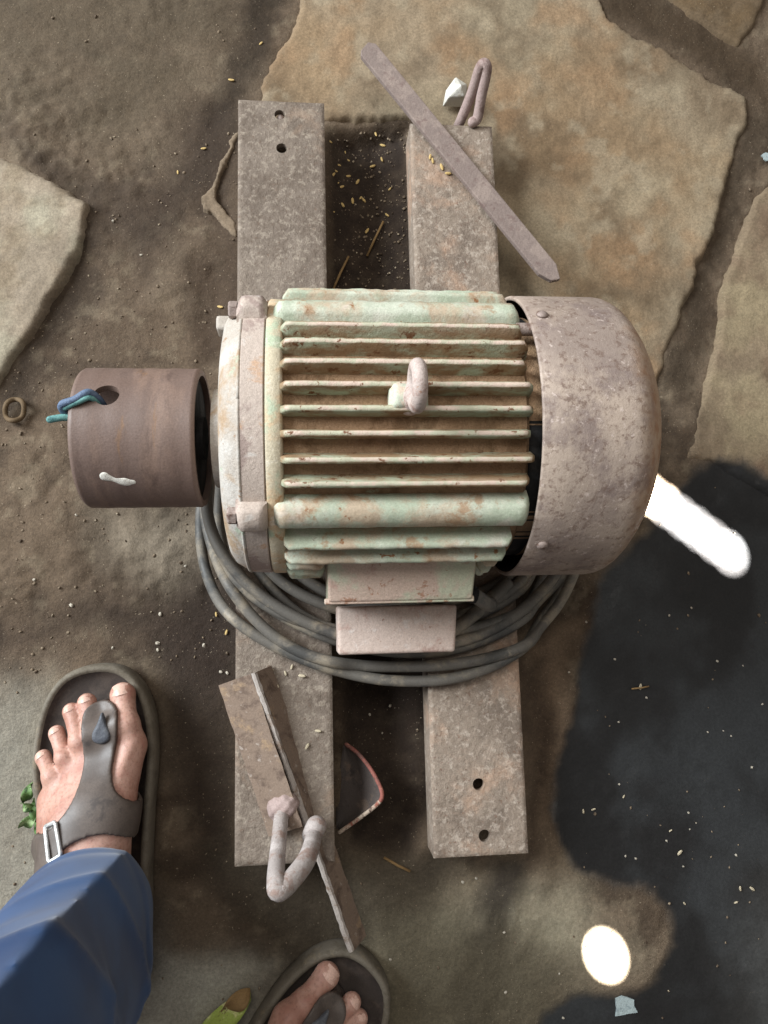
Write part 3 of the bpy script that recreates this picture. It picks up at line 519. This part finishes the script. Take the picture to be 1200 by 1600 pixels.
part('weld_lump', *nets(lugfn, e1-.025, e1+.025, .0013), M['hook2'], ang, recalc=False)
def capfn(X, Y, Z): return cone(X, Y, Z, e2+np.array([-.002, -.002, .0]), e2+np.array([.001, .004, .001]), .0072, .0074)
part('rod_collar', *nets(capfn, e2-.02, e2+.02, .0013), M['hook'], ang, recalc=False)

# flat bar and bent rod at the far side
b0 = P(572, 80, .047); b1 = P(866, 440, .05); d = nrm(b1-b0); s = np.array([-d[1], d[0], 0]); Lf = np.linalg.norm(b1-b0); wv = .0088
out = [(0, -.006), (.004, -wv), (Lf-.012, -wv), (Lf-.001, -.004), (Lf+.002, .003), (Lf-.010, wv), (.002, wv), (-.003, .004)]
n = len(out); V = [b0+d*a+s*b+np.array([0, 0, z]) for z in (0, .005) for a, b in out]; Fc = [tuple(range(n))[::-1], tuple(range(n, 2*n))]+[(i, (i+1) % n, (i+1) % n+n, i+n) for i in range(n)]
solo('flat_bar', V, Fc, M['bar'], 'narrow flat steel bar lying aslant over the end of a rail', 'bar', smooth=False, bevel=.0008)
p0 = P(712, 205, .03); p1 = P(757, 99, .082); p2 = P(746, 184, .05)
rod = catmull([p0+np.array([-.006, -.002, -.012]), p0, (p0*.45+p1*.55), p1+np.array([-.003, -.002, -.001]), p1+np.array([.002, -.004, -.001]), (p1*.4+p2*.6)+np.array([.001, 0, 0]), p2, p2+np.array([-.004, -.003, -.002])], 9)
solo('bent_rod', *tube(*round_ends(rod, .0043), 12), M['hook2'], 'thin mauve steel rod bent into a hairpin beside the white lump', 'rod')
# white lump
bm = bmesh.new()
for q in (P(691, 167, .011), P(727, 168, .011), P(730, 132, .011), P(712, 120, .011), P(696, 142, .011), P(708, 130, .030), P(721, 133, .034), P(725, 150, .027), P(701, 152, .024)): bm.verts.new(q)
bmesh.ops.convex_hull(bm, input=bm.verts); bm.verts.ensure_lookup_table(); bm.verts.index_update()
solo('plaster_lump', [v.co[:] for v in bm.verts], [[v.index for v in f.verts] for f in bm.faces], M['white'], 'white pointed lump of plaster beside the hairpin rod', 'plaster', smooth=False, bevel=.0012); bm.free()
# curved shard between the rails
o0 = [P(541, 1163, .016), P(560, 1178, .022), P(578, 1200, .028), P(592, 1225, .034), P(597, 1243, .036), P(590, 1256, .034), P(565, 1276, .024), P(531, 1300, .012)]
o1 = [P(536, 1168, .010), P(532, 1195, .006), P(530, 1215, .004), P(528, 1235, .003), P(526, 1250, .002), P(525, 1262, .002), P(525, 1280, .004), P(526, 1296, .008)]
rim = catmull(o0, 5); inn = catmull(o1, 5); O = np.array([[inn[i]*(1-t)+rim[i]*t+np.array([0, 0, -.006*math.sin(math.pi*t)]) for t in np.linspace(0, 1, 12)] for i in range(len(rim))])
sh = thing('metal_shard', 'dark curved metal shard with a reddish rim lying between the rails', 'scrap', P(555, 1235, 0))
part('plate', *solid_sheet(O, O-np.array([0, 0, .0022]), np.ones((O.shape[0]-1, O.shape[1]-1), bool)), M['shard'], sh)
part('rim', *tube(*round_ends(rim[:24], .0016), 8), M['shard_edge'], sh); part('chipped_rim', *tube(*round_ends(rim[24:], .0016), 8), M['shard_pale'], sh)

# ------------------------------------------------------------------ person: left foot built first, the right one mirrored from it
SOLE = catmull([(-.167, -.027), (-.190, -.034), (-.204, -.052), (-.2105, -.078), (-.2115, -.105), (-.206, -.14), (-.198, -.18), (-.193, -.22), (-.190, -.255), (-.178, -.28), (-.158, -.287), (-.138, -.28), (-.126, -.255), (-.123, -.22), (-.124, -.18), (-.123, -.14), (-.121, -.105), (-.122, -.075), (-.130, -.048), (-.146, -.031)], 4, True)
toes = [((192, 1086), (204, 1165), .0096, .0104, .033), ((136, 1098), (158, 1180), .0072, .0078, .032), ((112, 1112), (138, 1190), .0068, .0074, .031), ((89, 1146), (116, 1208), .0063, .007, .030), ((68, 1184), (96, 1230), .0062, .0068, .029)]
ank = np.array([-.157, -.207, .085])
def footfn(X, Y, Z, shin=True, kt=.0012):
    d = None
    for i, (tp, bs, r0, r1, z0) in enumerate(toes):
        t = P(*tp, z0); b = P(*bs, z0+.007); md = t*.45+b*.55+np.array([0, 0, .0045])
        nk = t*.72+b*.28+np.array([0, 0, .0022]); kn = t*.42+b*.58+np.array([0, 0, .0052])
        dd = smin(smin(cone(X, Y, Z, t, nk, r0, r0*.84), cone(X, Y, Z, nk, kn, r0*.84, r1*.98), .002), cone(X, Y, Z, kn, b, r1*.98, r1*.95), .003); d = dd if d is None else smin(d, dd, kt)
    f = None
    for i, (tp, bs, r0, r1, z0) in enumerate(toes):
        b = P(*bs, z0+.007); m = b*.5+np.array([-.160, -.172, .064])*.5; rm = .0165 if i else .018
        dd = smin(cone(X, Y, Z, b, m, r1*1.1, rm), cone(X, Y, Z, m, ank+np.array([.0, .01, -.02]), rm, .026), .008); f = dd if f is None else smin(f, dd, .012)
    if kt < .01:
        for i, (tp, bs, r0, r1, z0) in enumerate(toes[:4]):
            b = P(*bs, z0+.016 if i else z0+.017); m = b*.5+np.array([-.160, -.172, .082])*.5; f = smin(f, cone(X, Y, Z, b, m, .0022, .0026), .004)
    f = smin(f, cone(X, Y, Z, (-.158, -.255, .046), (-.163, -.14, .038), .027, .020), .015)
    f = smin(f, cone(X, Y, Z, (-.185, -.20, .034), (-.190, -.125, .031), .014, .013), .012)
    if shin: f = smin(f, cone(X, Y, Z, ank, (-.157, -.212, .17), .032, .036), .02)
    d = smin(d, f, .0055)
    return np.maximum(d, .0195-Z)
fV, fF = nets(footfn, (-.225, -.30, .015), (-.108, -.02, .155), .0017)
big_tip = P(192, 1082, .035)
ra = R(-37); cr, sr = math.cos(ra), math.sin(ra); tgt = P(512, 1522, .035)
def mirror(V):
    V = np.array(V, float).copy(); x = -(V[:, 0]-big_tip[0]); y = V[:, 1]-big_tip[1]
    V[:, 0] = tgt[0]+cr*x-sr*y; V[:, 1] = tgt[1]+sr*x+cr*y; return V
def flip(Fc): return [tuple(f)[::-1] for f in Fc]
person = thing('person', 'person in navy trousers and taupe thong sandals standing beside the motor', 'person', (-.15, -.3, 0))
part('body', *join((fV, fF), (mirror(fV), flip(fF))), M['skin'], person, recalc=False)
def both(name, V, Fc, mat, parL, parR, **kw):
    part(name, V, Fc, mat, parL, **kw); part(name, mirror(V), flip(Fc), mat, parR, **kw)
# sandal: sole with raised rim, dark footbed, shaped T strap, rivet, buckle
ctr = SOLE.mean(0)
def ringv(inset, z, zt=0.):
    n = len(SOLE); T = np.roll(SOLE, -1, 0)-np.roll(SOLE, 1, 0); T /= np.linalg.norm(T, axis=1)[:, None]; Nn = np.stack([T[:, 1], -T[:, 0]], 1)
    s = np.sign(((SOLE-ctr)*Nn).sum(1).mean()); p = SOLE-s*Nn*inset; return np.column_stack([p, np.full(n, z)])
prof = [(.003, .001), (.0005, .004), (0, .010), (.0003, .018), (.0012, .0235), (.0030, .0255), (.0052, .0248), (.0075, .0215), (.0095, .0195)]
rings = [ringv(a, z) for a, z in prof]; n = len(SOLE); V = np.vstack(rings+[[(*ctr, .001)]]); Fc = [(i*n+k, i*n+(k+1) % n, (i+1)*n+(k+1) % n, (i+1)*n+k) for i in range(len(rings)-1) for k in range(n)]+[(len(rings)*n, (k+1) % n, k) for k in range(n)]
sL = part('sandal', V, Fc, M['sole'], person); sR = part('sandal', mirror(V), flip(Fc), M['sole'], person)
V = np.vstack([ringv(.0062, .0236), ringv(.0085, .0208), ringv(.0125, .0192), ringv(.022, .0186), [(*ctr, .0186)]]); Fc = [(i*n+k, i*n+(k+1) % n, (i+1)*n+(k+1) % n, (i+1)*n+k) for i in range(3) for k in range(n)]+[(4*n, 3*n+k, 3*n+(k+1) % n) for k in range(n)]
both('footbed', V, Fc, M['footbed'], sL, sR)
strap = catmull([P(*p) for p in [(128, 1118, .048), (141, 1101, .047), (164, 1095, .047), (181, 1106, .048), (186, 1132, .05), (181, 1170, .052), (178, 1205, .056), (186, 1232, .058), (212, 1250, .055), (246, 1262, .045), (262, 1300, .045), (258, 1362, .05), (215, 1330, .075), (160, 1306, .08), (112, 1316, .07), (84, 1352, .05), (50, 1330, .04), (60, 1300, .045), (96, 1282, .05), (124, 1244, .054), (131, 1195, .054), (130, 1150, .05)]], 5, True)
def strapfn(X, Y, Z):
    d = footfn(X, Y, Z, False, .016); dp = poly_sd(X[:, :, 0], Y[:, :, 0], strap[:, :2])[:, :, None]
    return np.maximum(np.maximum(np.abs(d-.0022)-.0015, dp), .021-Z)
stV, stF = nets(strapfn, (-.222, -.20, .018), (-.108, -.04, .115), .0013)
both('strap', stV, stF, M['strap'], sL, sR, recalc=False)
q = P(158, 1144, .05); m = np.hypot(stV[:, 0]-q[0], stV[:, 1]-q[1]) < .004; rv = P(158, 1144, stV[m, 2].max()+.0004)
rp = catmull([rv+np.array([a, b, 0]) for a, b in ((0, .0135), (-.003, .006), (-.0062, -.001), (-.0052, -.0062), (0, -.0082), (.0052, -.0062), (.0062, -.001), (.003, .006))], 5, True)
m_ = len(rp); cc = rp.mean(0); V = np.vstack([rp+np.array([0, 0, -.003]), rp, cc+(rp-cc)*.8+np.array([0, 0, .0014]), cc+(rp-cc)*.45+np.array([0, 0, .0012]), [cc+np.array([0, -.001, .0012])]])
Fc = [(i*m_+k, i*m_+(k+1) % m_, (i+1)*m_+(k+1) % m_, (i+1)*m_+k) for i in range(3) for k in range(m_)]+[(4*m_, 3*m_+k, 3*m_+(k+1) % m_) for k in range(m_)]
both('toe_post_rivet', V, Fc, M['rivet'], sL, sR)
def on_strap(px, py):
    z = .04
    for _ in range(4):
        q = P(px, py, z); m = np.hypot(stV[:, 0]-q[0], stV[:, 1]-q[1]) < .003; z = stV[m, 2].max()+.0012 if m.any() else .034
    return P(px, py, z)
bk = [on_strap(70, 1292), on_strap(86, 1284), on_strap(95, 1336), on_strap(76, 1348)]
both('buckle', *tube(np.vstack([np.array([bk[i]*(1-t)+bk[(i+1) % 4]*t for i in range(4) for t in (.06, .5, .94)]), [bk[0]*.94+bk[1]*.06]]), .0014, 8), M['buckle'], sL, sR)
both('buckle_plate', [p+np.array([.0006, 0, -.0016]) for p in bk]+[p+np.array([.0006, 0, -.0026]) for p in bk], BOXF, M['buckle'], sL, sR, smooth=False)
# toenails
for i, (tp, bs, r0, r1, z0) in enumerate(toes):
    t = P(*tp, z0); b = P(*bs, z0+.007); dv = nrm(t-b); sv = nrm(np.cross(dv, (0, 0, 1))); uv = np.cross(sv, dv); nl = r0*(.95 if i == 0 else .8); nw = r0*.62; V = []; g = 7
    for a in np.linspace(-1, 1, g):
        for e in np.linspace(-1, 1, g): V.append(t+dv*(a*nl*.5*math.sqrt(max(0, 1-.35*e*e))+r0*.35)+sv*e*nw+uv*(r0*(1.07-.30*e*e)-.10*r0*(a+1)**2))
    V = np.array(V); I = np.arange(g*g).reshape(g, g); Fc = [(I[a, e], I[a+1, e], I[a+1, e+1], I[a, e+1]) for a in range(g-1) for e in range(g-1)]
    bd = next(o for o in person.children if o.name.startswith('body')); part('toenail', V, Fc, M['nail'], bd); part('toenail', mirror(V), flip(Fc), M['nail'], bd)
# trousers: two legs meeting at the hips, soft folds
ankR = mirror([ank])[0]; hip = np.array([-.235, -.43, .86])
def trous(X, Y, Z):
    d = None
    for a, s in ((ank, 1), (ankR, -1)):
        kn = np.array([a[0]*.75+(hip[0]+.0)*.25, a[1]-.01, .46]); top = hip+np.array([-.07*s, .02*s, -.06])
        l = smin(cone(X, Y, Z, a+np.array([.002, .016, -.014]), a+np.array([-.002, -.006, .14]), .043, .052), cone(X, Y, Z, a+np.array([-.002, -.004, .14]), kn, .052, .068), .02)
        l = smin(l, cone(X, Y, Z, a+np.array([.001, -.026, -.014]), a+np.array([-.002, -.012, .14]), .042, .049), .02)
        l = smin(l, cone(X, Y, Z, kn, top, .068, .09), .03); d = l if d is None else smin(d, l, .03)
    d = smin(d, cone(X, Y, Z, hip+np.array([-.07, .02, 0]), hip+np.array([.07, -.02, 0]), .1, .1), .05)
    th = np.arctan2(Y-ank[1]+.01, X-ank[0]); r1 = 1-np.abs(np.sin(Z*23+1.4*np.sin(th+.5)+.6)); r2 = 1-np.abs(np.sin(Z*41-1.8*np.sin(th-.4)+1.7*np.sin(Z*9)))
    fold = .0075*r1**3*(.5+.5*np.sin(2*th+Z*9+.4))+.0045*r2**3*(.5+.5*np.sin(th*2-Z*12+2))+.020*np.exp(-(np.abs(th-1.15-.5*(Z-.1))/.42))+.002*np.sin(3*th+Z*20)
    d = d-fold*sstep(.05, .11, Z)+.003-.0018*sstep(.090, .086, Z)
    hem = .054-.10*(Y-ank[1])*.5+.003*np.sin(2*th)
    return np.maximum(np.maximum(d, hem-Z), Z-.93)
tV, tF = nets(trous, (-.42, -.62, .03), (.05, -.12, .95), .0036)
part('trousers', tV, tF, M['cloth'], person, recalc=False)

# ------------------------------------------------------------------ leaves, ring, chips
def leafm(c, L, wd, ang, z, curl=.004, n=9):
    V = []; dv = np.array([math.cos(ang), math.sin(ang), 0]); sv = np.array([-dv[1], dv[0], 0])
    for i in range(n):
        t = i/(n-1); ww = wd*math.sin(math.pi*min(1, t*.92+.04))**.8
        for e in (-1, -.5, 0, .5, 1): V.append(np.array([*c[:2], z])+dv*L*(t-.5)+sv*e*ww+np.array([0, 0, curl*(abs(e)**2)+curl*1.5*math.sin(t*3+e)]))
    O = np.array(V).reshape(n, 5, 3); return solid_sheet(O, O-np.array([0, 0, .0004]), np.ones((n-1, 4), bool))
sp = thing('leaf_sprig', 'small green leaf sprig by the outer edge of the left sandal', 'leaves', P(58, 1262, 0))
for px, py, L, wd, a in ((50, 1235, .014, .004, 1.3), (62, 1262, .018, .005, 1.9), (52, 1280, .014, .0045, .6), (66, 1290, .014, .004, 2.3), (48, 1256, .010, .003, 2.6), (72, 1245, .012, .003, 1.0)):
    part('leaf', *leafm(P(px, py, .008), L, wd, a, .008+random.random()*.006), M['leaf'], sp)
solo('fallen_leaf', *leafm(P(345, 1588, .004), .055, .009, .62, .006), M['yleaf'], 'yellow green fallen leaf beside the right sandal', 'leaf')
solo('dry_leaf', *leafm(P(372, 1555, .006), .022, .007, .5, .011), M['straw'], 'curled brown dry leaf next to the yellow leaf', 'leaf')
c = P(22, 640, .006); th = np.linspace(0, 2*math.pi, 25)
solo('seed_shell', *tube([(c[0]+.0075*math.cos(a)*(1+.15*math.sin(2*a)), c[1]+.0095*math.sin(a), .005+.002*math.sin(3*a)) for a in th], .0021, 8, False), worn('brown_shell', lin(98, 80, 58), [], .8), 'small brown ring-shaped seed shell on the dirt near the left flagstone', 'shell')
def flake(c, r, seed, z, t=.0012):
    rr = random.Random(seed); n = 11; V = []
    for k in range(n): a = 2*math.pi*k/n; q = r*rr.uniform(.6, 1.15); V.append((c[0]+q*1.3*math.cos(a), c[1]+q*math.sin(a), z))
    V = V+[(x, y, z2+t) for x, y, z2 in V]; return V, [tuple(range(n))[::-1], tuple(range(n, 2*n))]+[(i, (i+1) % n, (i+1) % n+n, i+n) for i in range(n)]
c = P(976, 1573, .002); solo('paint_flake', *flake(c, .0085, 3, gz(c[0], c[1])), M['chip'], 'grey blue paint flake on the black stain below the round sun spot', 'flake', smooth=False)
c = P(1196, 247, .008); solo('paint_flake', *flake(c, .004, 5, .009), M['chip'], 'tiny pale flake on the flagstone at the right edge', 'flake', smooth=False)

# husks: each its own object, in a few look-alike groups
def ell(n=8, m=6):
    V = [(math.cos(2*math.pi*k/n)*math.sin(math.pi*j/m), math.sin(2*math.pi*k/n)*math.sin(math.pi*j/m), math.cos(math.pi*j/m)) for j in range(1, m) for k in range(n)]+[(0, 0, 1), (0, 0, -1)]
    Fc = [(j*n+k, (j+1)*n+k, (j+1)*n+(k+1) % n, j*n+(k+1) % n) for j in range(m-2) for k in range(n)]+[((m-1)*n, k, (k+1) % n) for k in range(n)]+[((m-1)*n+1, (m-2)*n+(k+1) % n, (m-2)*n+k) for k in range(n)]
    return np.array(V), Fc
eV, eF = ell(); eV = eV*np.array([1, .42, .3]); eV[:, 2] += .12*eV[:, 0]**2
hm = mesh('grain_husk', eV, eF, M['husk']); pm = mesh('pebble', ell(6, 4)[0]*np.array([1, .75, .55])*rng.uniform(.7, 1.2, (20, 1)), ell(6, 4)[1], worn('pale_pebble', lin(184, 174, 158), [], .9), False); sm = mesh('husk_pale', eV, eF, worn('pale_husk', lin(190, 176, 150), [], .75))
def scatter(name, me, spots, size, label, cat, group, z=None):
    for px, py in spots:
        q = P(px, py, z if z is not None else 0.); zz = z if z is not None else gz(q[0], q[1]); o = bpy.data.objects.new(name, me); C.objects.link(o); s_ = size*random.uniform(.75, 1.25)
        o.location = (q[0], q[1], zz+s_*.25); o.scale = (s_, s_, s_); o.rotation_euler = (random.uniform(-.3, .3), random.uniform(-.3, .3), random.uniform(0, 6.28)); o['label'] = label; o['category'] = cat; o['group'] = group
scatter('grain_husk', hm, [(516, 222), (518, 234), (530, 250), (545, 262), (520, 272), (527, 280), (534, 284), (545, 235), (588, 204), (584, 246), (598, 240), (552, 302), (565, 296), (536, 314), (600, 215), (575, 350), (520, 330), (560, 270), (610, 290), (540, 225), (524, 262), (570, 300), (606, 330)], .0028, 'tiny straw coloured grain husk in the dark gap at the far end of the rails', 'husk', 'husks between the rails')
scatter('grain_husk', sm, [(1000, 1073), (912, 1268), (1048, 1298), (1062, 1332), (1156, 1388), (1174, 1388), (1150, 1410), (928, 1265), (1070, 1412), (975, 1245)], .0024, 'tiny pale husk lying on the black stain', 'husk', 'husks on the black stain')
scatter('grain_husk', hm, [(408, 72), (362, 128), (278, 270), (345, 482), (319, 236), (354, 988), (338, 960)], .0026, 'tiny straw husk on the bare dirt beside the left rail', 'husk', 'husks on the dirt')
scatter('grain_husk', hm, [(672, 246), (690, 262), (700, 272), (676, 252)], .0028, 'tiny straw husk on the rail under the aslant flat bar', 'husk', 'husks on the rail', .0455)
scatter('grain_husk', sm, [(424, 1046), (432, 1070), (456, 1042), (497, 1142), (480, 1166), (472, 1056), (446, 1052)], .0026, 'tiny pale husk on the left rail beside the angle iron', 'husk', 'husks on the left rail', .0455)
scatter('pebble', pm, [(112, 946), (54, 906), (250, 960), (245, 1005), (290, 885), (246, 1016), (318, 1008), (224, 790), (120, 805), (355, 1052), (345, 1050), (176, 344), (220, 398), (12, 398), (175, 1012)], .0018, 'tiny white pebble on the dirt to the left of the rails', 'pebble', 'pebbles on the dirt')
scatter('pebble', pm, [(1045, 962), (960, 1030), (966, 1128), (968, 1226), (1120, 1033), (1076, 1270), (1078, 1296), (1174, 1199), (1042, 1314), (1068, 1354), (1150, 1336), (978, 1338), (994, 1342), (1088, 1286), (1130, 1142), (1142, 1150), (1106, 1144), (916, 972), (888, 1050), (1010, 1090), (1080, 950), (1160, 1040), (1190, 1100)], .0012, 'tiny white speck on the black stain', 'pebble', 'specks on the black stain')
scatter('pebble', pm, [(788, 1457), (873, 1520), (790, 1550), (880, 1590), (746, 1375), (724, 1380), (610, 1500), (540, 1090), (580, 1120), (600, 1150), (560, 1085), (612, 1105)], .0014, 'tiny white speck on the floor near the near ends of the rails', 'pebble', 'specks near the rails')
for i, (a, b, lab) in enumerate((((520, 455), (545, 395), 'short straw stalk in the dark gap just above the motor'), ((985, 1076), (1012, 1072), 'short straw stalk on the black stain'), ((575, 390), (600, 340), 'thin straw stalk in the gap below the husks'), ((600, 1340), (640, 1360), 'short straw stalk on the floor between the near rail ends'))):
    q0, q1 = P(*a, 0), P(*b, 0); q0[2] = gz(q0[0], q0[1])+.002; q1[2] = gz(q1[0], q1[1])+.002
    solo('straw', *tube([q0, (q0+q1)/2+np.array([0, 0, .002]), q1], .0011 if i != 1 else .0007, 6), M['straw'], lab, 'straw')
# loose grit: too fine to count
def grit_mesh(n):
    bv, bf = ell(5, 4); V = []; Fc = []; k = 0
    for i in range(n):
        if i % 3 == 0: px, py = rng.uniform(512, 640), rng.uniform(200, 450)
        elif i % 3 == 1: px, py = rng.uniform(0, 380), rng.uniform(200, 1050)
        else: px, py = rng.uniform(0, 1200), rng.uniform(0, 1600)
        q = P(px, py, 0); s_ = rng.uniform(.0005, .0022)*rng.uniform(.5, 1); a = rng.uniform(0, 6.28); c_, s2 = math.cos(a), math.sin(a)
        v = bv*np.array([1, rng.uniform(.5, .9), rng.uniform(.4, .7)])*s_; v = np.column_stack([v[:, 0]*c_-v[:, 1]*s2, v[:, 0]*s2+v[:, 1]*c_, v[:, 2]])+np.array([q[0], q[1], gz(q[0], q[1])+s_*.2])
        V.append(v); Fc += [tuple(j+k for j in f) for f in bf]; k += len(v)
    return np.vstack(V), Fc
me = mesh('grit', *grit_mesh(1050), worn('grit', lin(120, 104, 86), [(lin(170, 156, 134), 300, .56, .62), (lin(72, 58, 46), 200, .5, .6)], .9)); gr = bpy.data.objects.new('grit', me); C.objects.link(gr); gr['kind'] = 'stuff'; gr['label'] = 'loose grit scattered over the dirt floor'; gr['category'] = 'grit'
